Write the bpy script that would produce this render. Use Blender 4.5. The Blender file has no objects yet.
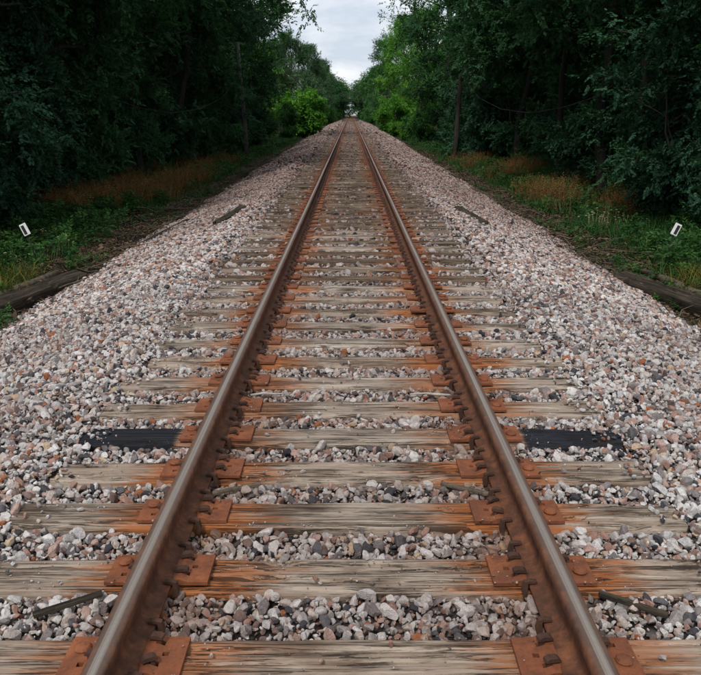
import bpy, bmesh, math, random
import numpy as np
from mathutils import Vector, Matrix

R = math.radians
random.seed(7)
SC = bpy.context.scene
COL = SC.collection

# ------------------------------------------------------------------ camera
PITCH = math.atan(225.5 / 800.0)
CAMZ = 1.761
cam = bpy.data.cameras.new('camera')
cam.sensor_width = 36.0
cam.lens = 800.0 / 701.0 * 36.0
cam.clip_start = 0.05
cam.clip_end = 6000
camo = bpy.data.objects.new('camera', cam)
COL.objects.link(camo)
camo.location = (0, 0, CAMZ)
camo.rotation_euler = (math.pi / 2 - PITCH, 0, 0)
SC.camera = camo

# ------------------------------------------------------------------ sky (overcast)
SUN_EL, SUN_AZ = R(52), R(200)
w = bpy.data.worlds.new('World')
SC.world = w
w.use_nodes = True
nt = w.node_tree
nt.nodes.clear()
wo = nt.nodes.new('ShaderNodeOutputWorld')
bg = nt.nodes.new('ShaderNodeBackground')
sky = nt.nodes.new('ShaderNodeTexSky')
sky.sky_type = 'NISHITA'
sky.sun_disc = False
sky.sun_elevation = SUN_EL
sky.sun_rotation = SUN_AZ
tc = nt.nodes.new('ShaderNodeTexCoord')
mp = nt.nodes.new('ShaderNodeMapping')
mp.inputs['Scale'].default_value = (1.0, 1.0, 2.6)
ns = nt.nodes.new('ShaderNodeTexNoise')
ns.inputs['Scale'].default_value = 5.5
ns.inputs['Detail'].default_value = 7
ns.inputs['Roughness'].default_value = 0.55
ns.inputs['Distortion'].default_value = 0.4
cr = nt.nodes.new('ShaderNodeValToRGB')
cr.color_ramp.elements[0].position = 0.38
cr.color_ramp.elements[0].color = (6.2, 6.9, 8.0, 1)
cr.color_ramp.elements[1].position = 0.60
cr.color_ramp.elements[1].color = (10.6, 10.7, 10.8, 1)
mx = nt.nodes.new('ShaderNodeMix')
mx.data_type = 'RGBA'
mx.inputs[0].default_value = 0.9
nt.links.new(tc.outputs['Generated'], mp.inputs['Vector'])
nt.links.new(mp.outputs[0], ns.inputs['Vector'])
nt.links.new(ns.outputs['Fac'], cr.inputs['Fac'])
nt.links.new(sky.outputs[0], mx.inputs[6])
nt.links.new(cr.outputs[0], mx.inputs[7])
nt.links.new(mx.outputs[2], bg.inputs['Color'])
bg.inputs['Strength'].default_value = 0.064
nt.links.new(bg.outputs[0], wo.inputs['Surface'])

sl = bpy.data.lights.new('sun', 'SUN')
sl.energy = 1.5
sl.angle = R(10)
sl.color = (1.0, 0.96, 0.9)
so = bpy.data.objects.new('sun', sl)
COL.objects.link(so)
so.location = (0, -20, 40)
# light travels from the south-west sky behind the camera
sd = Vector((math.sin(SUN_AZ) * math.cos(SUN_EL), math.cos(SUN_AZ) * math.cos(SUN_EL), math.sin(SUN_EL)))
so.rotation_euler = sd.to_track_quat('Z', 'Y').to_euler()

SC.view_settings.view_transform = 'Standard'
SC.view_settings.look = 'None'
SC.view_settings.gamma = 1
SC.view_settings.use_curve_mapping = False
SC.view_settings.exposure = 0.74
SC.cycles.max_bounces = 4
SC.cycles.diffuse_bounces = 2
SC.cycles.glossy_bounces = 2
SC.cycles.transmission_bounces = 2

# ------------------------------------------------------------------ helpers
def link(o):
    COL.objects.link(o)
    return o

def tag(o, label=None, cat=None, group=None, kind=None):
    if label: o['label'] = label
    if cat: o['category'] = cat
    if group: o['group'] = group
    if kind: o['kind'] = kind
    return o

def obj(name, me, m=None, parent=None, loc=(0, 0, 0), rot=(0, 0, 0), scale=(1, 1, 1)):
    o = bpy.data.objects.new(name, me)
    if m is not None and len(me.materials) == 0:
        me.materials.append(m)
    o.location = loc
    o.rotation_euler = rot
    o.scale = scale
    if parent: o.parent = parent
    return link(o)

def empty(name, loc=(0, 0, 0), rz=0):
    o = bpy.data.objects.new(name, None)
    o.location = loc
    o.rotation_euler = (0, 0, rz)
    o.empty_display_size = 0.2
    return link(o)

def qmesh(name, verts, faces, smooth=False, tone=None):
    """fast mesh from numpy verts (n,3) and faces (m,k)"""
    verts = np.asarray(verts, dtype=np.float32)
    faces = np.asarray(faces, dtype=np.int32)
    k = faces.shape[1]
    me = bpy.data.meshes.new(name)
    me.vertices.add(len(verts))
    me.vertices.foreach_set('co', verts.ravel())
    me.loops.add(faces.size)
    me.loops.foreach_set('vertex_index', faces.ravel())
    me.polygons.add(len(faces))
    me.polygons.foreach_set('loop_start', np.arange(len(faces), dtype=np.int32) * k)
    if smooth:
        me.polygons.foreach_set('use_smooth', np.ones(len(faces), dtype=bool))
    if tone is not None:
        a = me.attributes.new('tone', 'FLOAT', 'POINT')
        a.data.foreach_set('value', np.asarray(tone, dtype=np.float32))
    me.update(calc_edges=True)
    return me

def bmesh_to(name, bm, smooth=False):
    me = bpy.data.meshes.new(name)
    if smooth:
        for f in bm.faces: f.smooth = True
    bm.to_mesh(me)
    bm.free()
    return me

def bm_box(bm, x0, x1, y0, y1, z0, z1):
    vs = [bm.verts.new(p) for p in ((x0, y0, z0), (x1, y0, z0), (x1, y1, z0), (x0, y1, z0),
                                    (x0, y0, z1), (x1, y0, z1), (x1, y1, z1), (x0, y1, z1))]
    for f in ((3, 2, 1, 0), (4, 5, 6, 7), (0, 1, 5, 4), (1, 2, 6, 5), (2, 3, 7, 6), (3, 0, 4, 7)):
        bm.faces.new([vs[i] for i in f])
    return vs

class Noise2:
    """smooth value noise on numpy arrays"""
    def __init__(self, seed):
        self.g = np.random.default_rng(seed).random((256, 256))
    def one(self, x, y):
        xi = np.floor(x).astype(int); yi = np.floor(y).astype(int)
        fx = x - xi; fy = y - yi
        fx = fx * fx * (3 - 2 * fx); fy = fy * fy * (3 - 2 * fy)
        g = self.g
        a = g[xi & 255, yi & 255]; b = g[(xi + 1) & 255, yi & 255]
        c = g[xi & 255, (yi + 1) & 255]; d = g[(xi + 1) & 255, (yi + 1) & 255]
        return (a * (1 - fx) + b * fx) * (1 - fy) + (c * (1 - fx) + d * fx) * fy
    def fbm(self, x, y, o=4):
        s = 0; a = 0.5
        for i in range(o):
            s = s + a * self.one(x * 2 ** i + 17.3 * i, y * 2 ** i + 5.1 * i); a *= 0.5
        return s / (1 - 0.5 ** o)
NZ = Noise2(3)

def pix(px, py, Y):
    """point that lies at distance Y down the line where the photograph shows (px, py)"""
    u = (px - 350.5) / 800.0; v = (337.5 - py) / 800.0
    dy = math.cos(PITCH) + v * math.sin(PITCH); dz = -math.sin(PITCH) + v * math.cos(PITCH)
    t = Y / dy
    return Vector((u * t, Y, CAMZ + dz * t))

# ------------------------------------------------------------------ materials
class MB:
    def __init__(self, name, rough=0.8, spec=0.3):
        self.m = bpy.data.materials.new(name)
        self.m.use_nodes = True
        self.t = self.m.node_tree
        self.b = self.t.nodes['Principled BSDF']
        self.b.inputs['Roughness'].default_value = rough
        self.b.inputs['Specular IOR Level'].default_value = spec
    def n(self, kind, **kw):
        nd = self.t.nodes.new('ShaderNode' + kind)
        for k, v in kw.items():
            if hasattr(nd, k): setattr(nd, k, v)
        return nd
    def l(self, a, b): self.t.links.new(a, b)
    def noise(self, vec=None, scale=5, detail=4, rough=0.55, dist=0):
        nd = self.n('TexNoise')
        nd.inputs['Scale'].default_value = scale; nd.inputs['Detail'].default_value = detail
        nd.inputs['Roughness'].default_value = rough; nd.inputs['Distortion'].default_value = dist
        if vec is not None: self.l(vec, nd.inputs['Vector'])
        return nd.outputs['Fac']
    def ramp(self, fac, stops, interp='LINEAR'):
        nd = self.n('ValToRGB')
        r = nd.color_ramp; r.interpolation = interp
        while len(r.elements) < len(stops): r.elements.new(0.5)
        for e, (p, c) in zip(r.elements, stops):
            e.position = p
            e.color = tuple(c) + (1,) if len(c) == 3 else c
        self.l(fac, nd.inputs['Fac'])
        return nd.outputs[0]
    def mix(self, fac, a, b, mode='MIX'):
        nd = self.n('Mix', data_type='RGBA', blend_type=mode)
        for s, v in ((nd.inputs[0], fac), (nd.inputs[6], a), (nd.inputs[7], b)):
            if isinstance(v, (int, float)): s.default_value = v
            elif isinstance(v, tuple): s.default_value = v + (1,)
            else: self.l(v, s)
        return nd.outputs[2]
    def math(self, op, a, b=0.0, clamp=False):
        nd = self.n('Math', operation=op, use_clamp=clamp)
        for s, v in ((nd.inputs[0], a), (nd.inputs[1], b)):
            if isinstance(v, (int, float)): s.default_value = v
            else: self.l(v, s)
        return nd.outputs[0]
    def maprange(self, v, a, b, c=0.0, d=1.0):
        nd = self.n('MapRange', interpolation_type='SMOOTHSTEP')
        self.l(v, nd.inputs[0])
        for i, q in enumerate((a, b, c, d)): nd.inputs[1 + i].default_value = q
        return nd.outputs[0]
    def vec(self, v, scale=(1, 1, 1), loc=None):
        nd = self.n('Mapping')
        self.l(v, nd.inputs['Vector'])
        nd.inputs['Scale'].default_value = scale
        if loc is not None: self.l(loc, nd.inputs['Location'])
        return nd.outputs[0]
    def obj(self): return self.n('TexCoord').outputs['Object']
    def pos(self): return self.n('NewGeometry').outputs['Position']
    def rnd(self): return self.n('ObjectInfo').outputs['Random']
    def bump(self, h, strength=0.4, dist=0.01):
        nd = self.n('Bump')
        nd.inputs['Strength'].default_value = strength; nd.inputs['Distance'].default_value = dist
        self.l(h, nd.inputs['Height'])
        self.l(nd.outputs[0], self.b.inputs['Normal'])
    def color(self, c):
        if isinstance(c, tuple): self.b.inputs['Base Color'].default_value = c + (1,)
        else: self.l(c, self.b.inputs['Base Color'])

M = {}

def m_stone():
    q = MB('stone', 0.9, 0.25)
    at = q.n('Attribute'); at.attribute_name = 'tone'
    r = q.math('FRACT', q.math('ADD', q.rnd(), at.outputs['Fac']))
    base = q.ramp(r, [(0.0, (.60, .595, .595)), (.12, (.72, .70, .68)), (.25, (.44, .41, .40)), (.34, (.56, .40, .35)),
                      (.43, (.29, .265, .265)), (.50, (.66, .59, .54)), (.60, (.80, .79, .785)), (.72, (.15, .145, .155)),
                      (.78, (.44, .275, .22)), (.855, (.25, .18, .155)), (.91, (.075, .075, .085)), (.962, (.44, .17, .08)),
                      (.98, (.62, .48, .34))], 'CONSTANT')
    n = q.noise(q.obj(), 2.2, 4, .65)
    base = q.mix(0.55, base, q.ramp(n, [(.3, (.25, .22, .21)), (.5, (.85, .82, .80)), (.72, (1.2, 1.17, 1.15))]), 'MULTIPLY')
    sx = q.n('SeparateXYZ'); q.l(q.pos(), sx.inputs[0])
    ax = q.math('ABSOLUTE', sx.outputs[0])
    # iron dust that falls from the rails onto the stones beside them
    d = q.math('ABSOLUTE', q.math('SUBTRACT', ax, 0.70))
    rust = q.math('MULTIPLY', q.maprange(d, .06, .32, 1, 0), q.noise(q.pos(), 3.0, 3))
    rust = q.math('MULTIPLY', rust, 1.25, True)
    base = q.mix(rust, base, q.mix(0.7, base, (.30, .15, .085), 'MIX'))
    # grime between the rails and along the bed
    g = q.math('MULTIPLY', q.maprange(ax, .6, 1.7, 1, 0.1), 0.5)
    base = q.mix(g, base, (.60, .50, .46), 'MULTIPLY')
    big = q.maprange(q.noise(q.pos(), .55, 3), .45, .7)
    base = q.mix(q.math('MULTIPLY', big, .5), base, (.55, .47, .45), 'MULTIPLY')
    # stone colour multiplied darker and browner farther down the line
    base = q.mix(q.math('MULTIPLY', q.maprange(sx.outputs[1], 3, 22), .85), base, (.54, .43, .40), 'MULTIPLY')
    q.color(base)
    q.bump(q.noise(q.obj(), 6, 3, .7), .5, .25)
    return q.m
M['stone'] = m_stone()

def m_bed():
    q = MB('ballast_bed', 0.95, 0.1)
    p = q.pos()
    v = q.n('TexVoronoi'); v.inputs['Scale'].default_value = 17; q.l(p, v.inputs['Vector'])
    sx = q.n('SeparateColor'); q.l(v.outputs['Color'], sx.inputs[0])
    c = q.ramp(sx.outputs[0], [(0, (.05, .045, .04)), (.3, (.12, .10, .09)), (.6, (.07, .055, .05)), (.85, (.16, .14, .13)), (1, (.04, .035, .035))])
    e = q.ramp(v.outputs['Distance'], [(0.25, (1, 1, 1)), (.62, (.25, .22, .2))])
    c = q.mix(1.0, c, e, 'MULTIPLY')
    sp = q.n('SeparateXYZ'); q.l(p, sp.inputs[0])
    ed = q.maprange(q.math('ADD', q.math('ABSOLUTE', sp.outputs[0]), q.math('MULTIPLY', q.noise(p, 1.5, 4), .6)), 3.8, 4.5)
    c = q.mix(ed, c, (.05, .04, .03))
    q.color(c)
    q.bump(q.math('SUBTRACT', 1.0, v.outputs['Distance']), .8, .03)
    return q.m
M['bed'] = m_bed()

def m_ground():
    q = MB('forest_soil', 0.95, 0.1)
    p = q.pos()
    c = q.ramp(q.noise(p, 2.5, 8, .7), [(.3, (.014, .011, .008)), (.5, (.032, .026, .018)), (.62, (.026, .034, .014)), (.78, (.06, .047, .03))])
    c = q.mix(q.maprange(q.noise(p, 14, 6, .7), .54, .68), c, (.085, .065, .045))
    q.color(c)
    q.bump(q.noise(p, 12, 8, .7), .8, .05)
    return q.m
M['ground'] = m_ground()

def m_tie(name, dark=False, old=False, far=False):
    q = MB(name, 0.9, 0.2)
    ob = q.obj(); r = q.rnd()
    off = q.n('CombineXYZ')
    q.l(q.math('MULTIPLY', r, 37.0), off.inputs[0]); q.l(q.math('MULTIPLY', r, 91.0), off.inputs[1])
    warp = q.n('VectorMath', operation='ADD'); q.l(ob, warp.inputs[0]); q.l(off.outputs[0], warp.inputs[1])
    sx = q.n('SeparateXYZ'); q.l(ob, sx.inputs[0])
    g1 = q.noise(q.vec(warp.outputs[0], (1.3, 34, 34)), 1.0, 8, .70, .5)
    g2 = q.noise(q.vec(warp.outputs[0], (6, 150, 100)), 1.0, 5, .7, .5)
    ck = q.noise(q.vec(warp.outputs[0], (.8, 30, 16)), 1.0, 7, .66, .5)
    bl = q.noise(q.vec(warp.outputs[0], (2.4, 6, 6)), 1.0, 4, .6)
    if old:
        wood = q.ramp(g1, [(.28, (.012, .010, .008)), (.5, (.045, .036, .026)), (.72, (.13, .10, .07))])
    else:
        wood = q.ramp(g1, [(.25, (.075, .056, .044)), (.40, (.25, .205, .17)), (.56, (.39, .335, .285)), (.76, (.54, .49, .435))])
        wood = q.mix(.5, wood, q.ramp(g2, [(.3, (.42, .38, .35)), (.55, (1, .98, .95)), (.75, (1.2, 1.15, 1.1))]), 'MULTIPLY')
        wood = q.mix(q.maprange(bl, .46, .66, 0, .75), wood, (.36, .29, .24), 'MULTIPLY')
        tone = q.ramp(q.math('FRACT', q.math('MULTIPLY', r, 7.31)), [(0, (.60, .54, .48)), (.35, (.95, .92, .9)), (.7, (.82, .74, .66)), (1, (1.05, 1.05, 1.05))])
        wood = q.mix(.85, wood, tone, 'MULTIPLY')
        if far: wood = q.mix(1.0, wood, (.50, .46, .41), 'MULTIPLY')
    crack = q.maprange(q.math('ABSOLUTE', q.math('SUBTRACT', ck, .5)), .008, .024, 1, 0)
    crack = q.math('MULTIPLY', crack, q.maprange(bl, .40, .52))
    crack = q.math('MAXIMUM', crack, q.maprange(ck, .60, .635))
    crack = q.math('MAXIMUM', crack, q.math('MULTIPLY', q.maprange(g2, .60, .68), .55))
    if not old:
        ax = q.math('ABSOLUTE', sx.outputs[0])
        wob = q.math('MULTIPLY', q.math('SUBTRACT', q.noise(q.vec(warp.outputs[0], (2, 38, 38)), 1.0, 4, .7), .5), .95)
        a2 = q.math('ADD', ax, wob)
        st = q.math('MULTIPLY', q.maprange(a2, .24, .54), q.maprange(a2, .95, 1.18, 1, 0))
        st = q.math('MULTIPLY', st, q.maprange(q.noise(q.vec(warp.outputs[0], (1.5, 30, 20)), 1.0, 4), .22, .52, .55, 1))
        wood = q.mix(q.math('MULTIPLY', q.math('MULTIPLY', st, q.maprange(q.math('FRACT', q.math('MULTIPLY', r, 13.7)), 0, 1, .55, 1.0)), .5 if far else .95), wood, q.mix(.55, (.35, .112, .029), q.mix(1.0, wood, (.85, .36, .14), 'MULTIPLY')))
        if dark:
            dk = q.maprange(q.math('ADD', ax, q.math('MULTIPLY', wob, .12)), .955, 1.0)
            wood = q.mix(dk, wood, q.ramp(g1, [(.3, (.006, .007, .01)), (.7, (.028, .031, .04))]))
    wood = q.mix(q.math('MULTIPLY', crack, .82), wood, (.022, .016, .012))
    q.color(wood)
    h = q.math('SUBTRACT', q.math('ADD', q.math('MULTIPLY', g1, .6), q.math('MULTIPLY', g2, .4)), q.math('MULTIPLY', crack, .9))
    q.bump(h, .75, .008)
    return q.m
M['tie'] = m_tie('weathered_wood')
M['tie_dark'] = m_tie('weathered_wood_creosote_ends', dark=True)
M['tie_far'] = m_tie('darker_weathered_wood', far=True)  # same tie wood, multiplied darker and browner for the farther ties
M['tie_old'] = m_tie('dark_rotten_wood', old=True)

def m_rust(name, c0, c1, c2, rough=.75):
    q = MB(name, rough, .35)
    p = q.pos()
    n = q.noise(p, 9, 8, .68)
    c = q.ramp(n, [(.28, c0), (.5, c1), (.74, c2)])
    c = q.mix(q.maprange(q.noise(p, 60, 4, .6), .5, .7, 0, .5), c, c0)
    c = q.mix(q.maprange(q.noise(p, 4.5, 3, .6), .50, .66, 0, .6), c, tuple(v * .8 for v in c0))
    q.color(c)
    q.bump(q.noise(p, 90, 5, .7), .35, .004)
    return q.m
M['rust_plate'] = m_rust('rust_plate', (.085, .032, .018), (.20, .064, .026), (.31, .105, .040))
M['rust_dark'] = m_rust('rust_dark', (.026, .015, .011), (.065, .031, .020), (.13, .055, .03))

def m_rail():
    q = MB('rusty_rail', .6, .4)
    ob = q.obj()
    sx = q.n('SeparateXYZ'); q.l(ob, sx.inputs[0])
    p = q.vec(ob, (1, .25, 1))
    n = q.noise(ob, 14, 6, .72)
    rust = q.ramp(n, [(.28, (.030, .016, .011)), (.5, (.105, .040, .020)), (.74, (.23, .085, .036))])
    # worn running band along the crown of the head
    st = q.noise(q.vec(ob, (160, .6, 1)), 1.0, 3, .6)
    ax = q.math('ABSOLUTE', q.math('ADD', sx.outputs[0], q.math('MULTIPLY', q.math('SUBTRACT', st, .5), .010)))
    top = q.maprange(sx.outputs[2], .158, .168)
    mid = q.math('MULTIPLY', q.maprange(ax, .005, .017, 1, 0), top)
    lip = q.math('MULTIPLY', q.maprange(ax, .02, .034, 1, .25), top)
    c = q.mix(q.math('MULTIPLY', lip, .75), rust, (.095, .066, .052))
    c = q.mix(mid, c, q.ramp(st, [(.3, (.22, .185, .16)), (.7, (.40, .355, .315))]))
    q.color(c)
    q.l(q.math('MULTIPLY', mid, .55), q.b.inputs['Metallic'])
    q.l(q.ramp(mid, [(0, (.72,) * 3), (1, (.50,) * 3)]), q.b.inputs['Roughness'])
    q.bump(q.noise(ob, 70, 5, .7), .55, .004)
    return q.m
M['rail'] = m_rail()

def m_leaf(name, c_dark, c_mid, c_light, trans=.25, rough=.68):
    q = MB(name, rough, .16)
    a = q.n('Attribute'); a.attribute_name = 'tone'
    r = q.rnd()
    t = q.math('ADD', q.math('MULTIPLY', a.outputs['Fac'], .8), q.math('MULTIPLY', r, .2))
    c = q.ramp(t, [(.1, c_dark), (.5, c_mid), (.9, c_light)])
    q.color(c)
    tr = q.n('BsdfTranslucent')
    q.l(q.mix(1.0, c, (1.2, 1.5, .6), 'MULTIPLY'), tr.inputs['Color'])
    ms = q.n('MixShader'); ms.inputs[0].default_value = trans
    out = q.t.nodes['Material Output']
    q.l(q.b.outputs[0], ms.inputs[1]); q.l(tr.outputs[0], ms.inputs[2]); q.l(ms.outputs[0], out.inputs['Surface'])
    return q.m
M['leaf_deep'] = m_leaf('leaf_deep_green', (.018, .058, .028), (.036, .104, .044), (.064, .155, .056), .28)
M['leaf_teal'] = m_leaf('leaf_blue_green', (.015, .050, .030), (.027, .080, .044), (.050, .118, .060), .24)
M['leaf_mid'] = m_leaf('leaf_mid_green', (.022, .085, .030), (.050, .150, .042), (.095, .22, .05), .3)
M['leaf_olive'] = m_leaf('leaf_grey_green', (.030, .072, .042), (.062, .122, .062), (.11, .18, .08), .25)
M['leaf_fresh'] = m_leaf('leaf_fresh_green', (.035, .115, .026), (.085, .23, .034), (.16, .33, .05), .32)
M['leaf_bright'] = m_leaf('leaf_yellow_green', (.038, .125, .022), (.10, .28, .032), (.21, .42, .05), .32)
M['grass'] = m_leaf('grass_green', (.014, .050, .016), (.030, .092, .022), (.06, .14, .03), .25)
M['grass_dry'] = m_leaf('grass_dry', (.05, .03, .015), (.15, .075, .028), (.27, .15, .058), .25)
M['grass_olive'] = m_leaf('grass_olive', (.05, .05, .012), (.10, .10, .02), (.17, .16, .035), .25)
def m_flat(name, c, rough=.7):
    q = MB(name, rough, .3)
    q.color(q.mix(q.noise(q.obj(), 12, 5, .6), tuple(v * .72 for v in c), c))
    return q.m
M['petal'] = m_flat('petal', (.48, .46, .24))
M['white_paint'] = m_flat('white_paint', (.78, .78, .76))
M['black_paint'] = m_flat('black_paint', (.02, .022, .024))
M['pale_wall'] = m_flat('pale_wall', (.72, .74, .76))
M['grey_roof'] = m_flat('grey_roof', (.30, .31, .33))
M['road'] = m_flat('road_surface', (.30, .30, .30))
M['cable'] = m_flat('cable', (.03, .032, .03))
M['window'] = m_flat('window_glass', (.03, .04, .05), .15)

def m_bark(name, c0, c1):
    q = MB(name, .92, .15)
    ob = q.obj()
    n = q.noise(q.vec(ob, (14, 14, 2.2)), 1.0, 7, .7, .5)
    q.color(q.ramp(n, [(.3, c0), (.7, c1)]))
    q.bump(n, .8, .03)
    return q.m
M['bark'] = m_bark('bark', (.018, .016, .014), (.075, .068, .058))
M['bark_dark'] = m_bark('dark_bark', (.010, .010, .010), (.045, .042, .038))
M['bark_grey'] = m_bark('grey_pole_wood', (.05, .05, .048), (.14, .135, .125))
M['twig'] = m_bark('twig_wood', (.05, .038, .028), (.19, .15, .11))
M['twig_pale'] = m_bark('bleached_twig_wood', (.25, .22, .19), (.55, .50, .45))

# ------------------------------------------------------------------ terrain
def bed_z(x, y):
    ax = np.abs(x)
    z = np.where(ax < 1.45, -.046, 0.0)
    z = np.where((ax >= 1.45) & (ax < 1.75), -.046 + (ax - 1.45) / .30 * .035, z)
    z = np.where((ax >= 1.75) & (ax < 2.0), -.023, z)
    z = np.where(ax >= 2.0, -.023 - (ax - 2.0) * .335, z)
    z = z - np.where(ax < 1.6, np.clip((y - 6) / 10, 0, 1) * .016, 0)
    n = NZ.fbm(x * .9 + 50, y * .9 + 50, 3) - .5
    return z + n * np.where(ax < 1.5, .03, np.minimum(.05 + (ax - 1.5) * .05, .14))

def ground_z(x, y):
    ax = np.abs(x)
    z = np.interp(ax, [0, 4.0, 4.6, 5.6, 7.0, 10, 16, 40, 900], [-.98, -.80, -.74, -.84, -.80, -.5, .1, .6, .6])
    return z + (NZ.fbm(x * .7 + 9, y * .7 + 3, 4) - .5) * .16

def sheet(name, xs, ys, zf, m):
    X, Y = np.meshgrid(xs, ys)
    Z = zf(X, Y)
    v = np.stack([X.ravel(), Y.ravel(), Z.ravel()], 1)
    nx, ny = len(xs), len(ys)
    i = (np.arange(ny - 1)[:, None] * nx + np.arange(nx - 1)[None]).ravel()
    f = np.stack([i, i + 1, i + 1 + nx, i + nx], 1)
    return obj(name, qmesh(name, v, f, True), m)

gx = np.concatenate([[-900, -400, -150, -60, -35], np.arange(-24, 24.1, .4), [35, 60, 150, 400, 900]])
gy = np.concatenate([[-500, -100, -30], np.arange(-8, 60, .4), np.arange(60, 200, 2.5), np.arange(200, 480, 10), [600, 900, 1600, 3000]])
tag(sheet('ground', gx, gy, ground_z, M['ground']), kind='structure')
bx = np.concatenate([np.arange(-4.5, 4.51, .12)])
by = np.concatenate([np.arange(-6, 30, .14), np.arange(30, 120, .6), np.arange(120, 451, 5)])
bed = tag(sheet('ballast_bed', bx, by, lambda x, y: bed_z(x, y) - .012, M['bed']), kind='structure')

# ------------------------------------------------------------------ scatter (stuff only)
def protos(name, meshes, m):
    c = bpy.data.collections.new(name)
    for i, me in enumerate(meshes):
        if len(me.materials) == 0: me.materials.append(m)
        c.objects.link(bpy.data.objects.new('%s_form' % name, me))
    return c

def scatter(name, coll, P, ROT, S, parent=None):
    me = bpy.data.meshes.new(name)
    n = len(P)
    me.vertices.add(n)
    me.vertices.foreach_set('co', np.asarray(P, np.float32).ravel())
    for an, arr in (('rot', ROT), ('scl', S)):
        a = me.attributes.new(an, 'FLOAT_VECTOR', 'POINT')
        a.data.foreach_set('vector', np.asarray(arr, np.float32).ravel())
    a = me.attributes.new('pick', 'INT', 'POINT')
    a.data.foreach_set('value', np.random.default_rng(n).integers(0, 1000, n).astype(np.int32))
    o = bpy.data.objects.new(name, me)
    link(o)
    if parent: o.parent = parent
    g = bpy.data.node_groups.new(name + '_nodes', 'GeometryNodeTree')
    g.interface.new_socket('Geometry', in_out='INPUT', socket_type='NodeSocketGeometry')
    g.interface.new_socket('Geometry', in_out='OUTPUT', socket_type='NodeSocketGeometry')
    gi = g.nodes.new('NodeGroupInput'); go = g.nodes.new('NodeGroupOutput')
    ip = g.nodes.new('GeometryNodeInstanceOnPoints')
    ci = g.nodes.new('GeometryNodeCollectionInfo')
    ci.inputs['Collection'].default_value = coll
    ci.inputs['Separate Children'].default_value = True
    ci.inputs['Reset Children'].default_value = True
    ip.inputs['Pick Instance'].default_value = True
    def attr(an, t):
        nd = g.nodes.new('GeometryNodeInputNamedAttribute'); nd.data_type = t
        nd.inputs['Name'].default_value = an
        return nd.outputs['Attribute']
    g.links.new(gi.outputs[0], ip.inputs['Points'])
    g.links.new(ci.outputs[0], ip.inputs['Instance'])
    g.links.new(attr('pick', 'INT'), ip.inputs['Instance Index'])
    g.links.new(attr('rot', 'FLOAT_VECTOR'), ip.inputs['Rotation'])
    g.links.new(attr('scl', 'FLOAT_VECTOR'), ip.inputs['Scale'])
    g.links.new(ip.outputs[0], go.inputs[0])
    md = o.modifiers.new('scatter', 'NODES'); md.node_group = g
    return tag(o, kind='stuff')

# ------------------------------------------------------------------ railway track
TRACK_LEN = 430.0
tie_y = [-0.70, -0.2, .30, .80, 1.28, 1.77, 2.285, 2.815, 3.298, 3.758, 4.22, 4.67, 5.16, 5.635, 6.14, 6.67, 7.19]
rg = random.Random(5)
while tie_y[-1] < TRACK_LEN: tie_y.append(tie_y[-1] + .50 + rg.uniform(-.03, .03))
tie_y = np.array(tie_y)
TIE_HALF, TIE_W, TIE_T = 1.535, .232, .17
track = tag(empty('railway_track'), 'single rusty railway track on weathered wooden ties running straight away', 'railway track')

def tie_mesh(seed, nx=130, ntop=26, nside=4, rough=1.0):
    nz = Noise2(seed); rngl = np.random.default_rng(seed)
    xs = np.linspace(-TIE_HALF, TIE_HALF, nx)
    prof = []
    hw = TIE_W / 2
    for k in range(nside): prof.append((-hw, TIE_T * k / nside))
    for k in range(ntop): prof.append((-hw + TIE_W * k / (ntop - 1), TIE_T))
    for k in range(nside): prof.append((hw, TIE_T * (1 - (k + 1) / nside)))
    prof = np.array(prof)
    X = np.repeat(xs[:, None], len(prof), 1)
    Yp = np.repeat(prof[None, :, 0], nx, 0).copy(); Zp = np.repeat(prof[None, :, 1], nx, 0).copy()
    s = seed * 3.7
    top = Zp > TIE_T - 1e-4
    # rounded, chipped long edges, grain grooves and a few long splits
    e = hw - np.abs(Yp)
    chip = NZ.fbm(X * 3 + s, np.sign(Yp) * 7 + s, 3)
    Zp -= np.where(top, np.clip(.016 + .02 * (chip - .4) - e, 0, .05) * .9, 0)
    gr = nz.fbm(X * 1.3 + s, Yp * 42 + s, 4)
    rid = 1 - np.abs(nz.fbm(X * .9 + s * 2, Yp * 26, 3) * 2 - 1)
    Zp -= np.where(top, (.009 * (1 - gr) + .032 * np.clip(rid - .84, 0, .16) / .16 * (nz.one(X * 1.1, Yp * 4 + s) > .42)) * rough, 0)
    Zp += np.where(Zp > .01, (nz.fbm(X * .8 + s, Yp * 2, 2) - .5) * .014, 0)
    Yp += (nz.fbm(X * 1.6 + s, Zp * 14, 3) - .5) * .014
    # ragged ends
    tt = np.linspace(0, 1, len(prof))
    X[0] += (nz.fbm(Yp[0] * 22, Zp[0] * 12 + 3, 3) - .3) * .05
    X[-1] -= (nz.fbm(Yp[-1] * 22 + 9, Zp[-1] * 12 + 8, 3) - .3) * .05
    n, mcol = X.shape
    v = np.stack([X.ravel(), Yp.ravel(), Zp.ravel()], 1)
    i = (np.arange(n - 1)[:, None] * mcol + np.arange(mcol - 1)[None]).ravel()
    f = np.stack([i, i + mcol, i + mcol + 1, i + 1], 1)[:, ::-1]
    # end caps: strips across from left side to right side of the profile
    caps = []
    half = mcol // 2
    for base, flip in ((0, False), ((n - 1) * mcol, True)):
        for k in range(half - 1):
            a, b, c, d = base + k, base + k + 1, base + mcol - 2 - k, base + mcol - 1 - k
            caps.append((a, b, c, d) if flip else (d, c, b, a))
    f = np.concatenate([f, np.array(caps)])
    me = qmesh('wooden_tie', v, f, True)
    return me
tie_hi = [tie_mesh(11 + k) for k in range(9)]
tie_lo = [tie_mesh(40 + k, 26, 8, 1, .6) for k in range(5)]
for me in tie_hi + tie_lo: me.materials.append(M['tie'])

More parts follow.
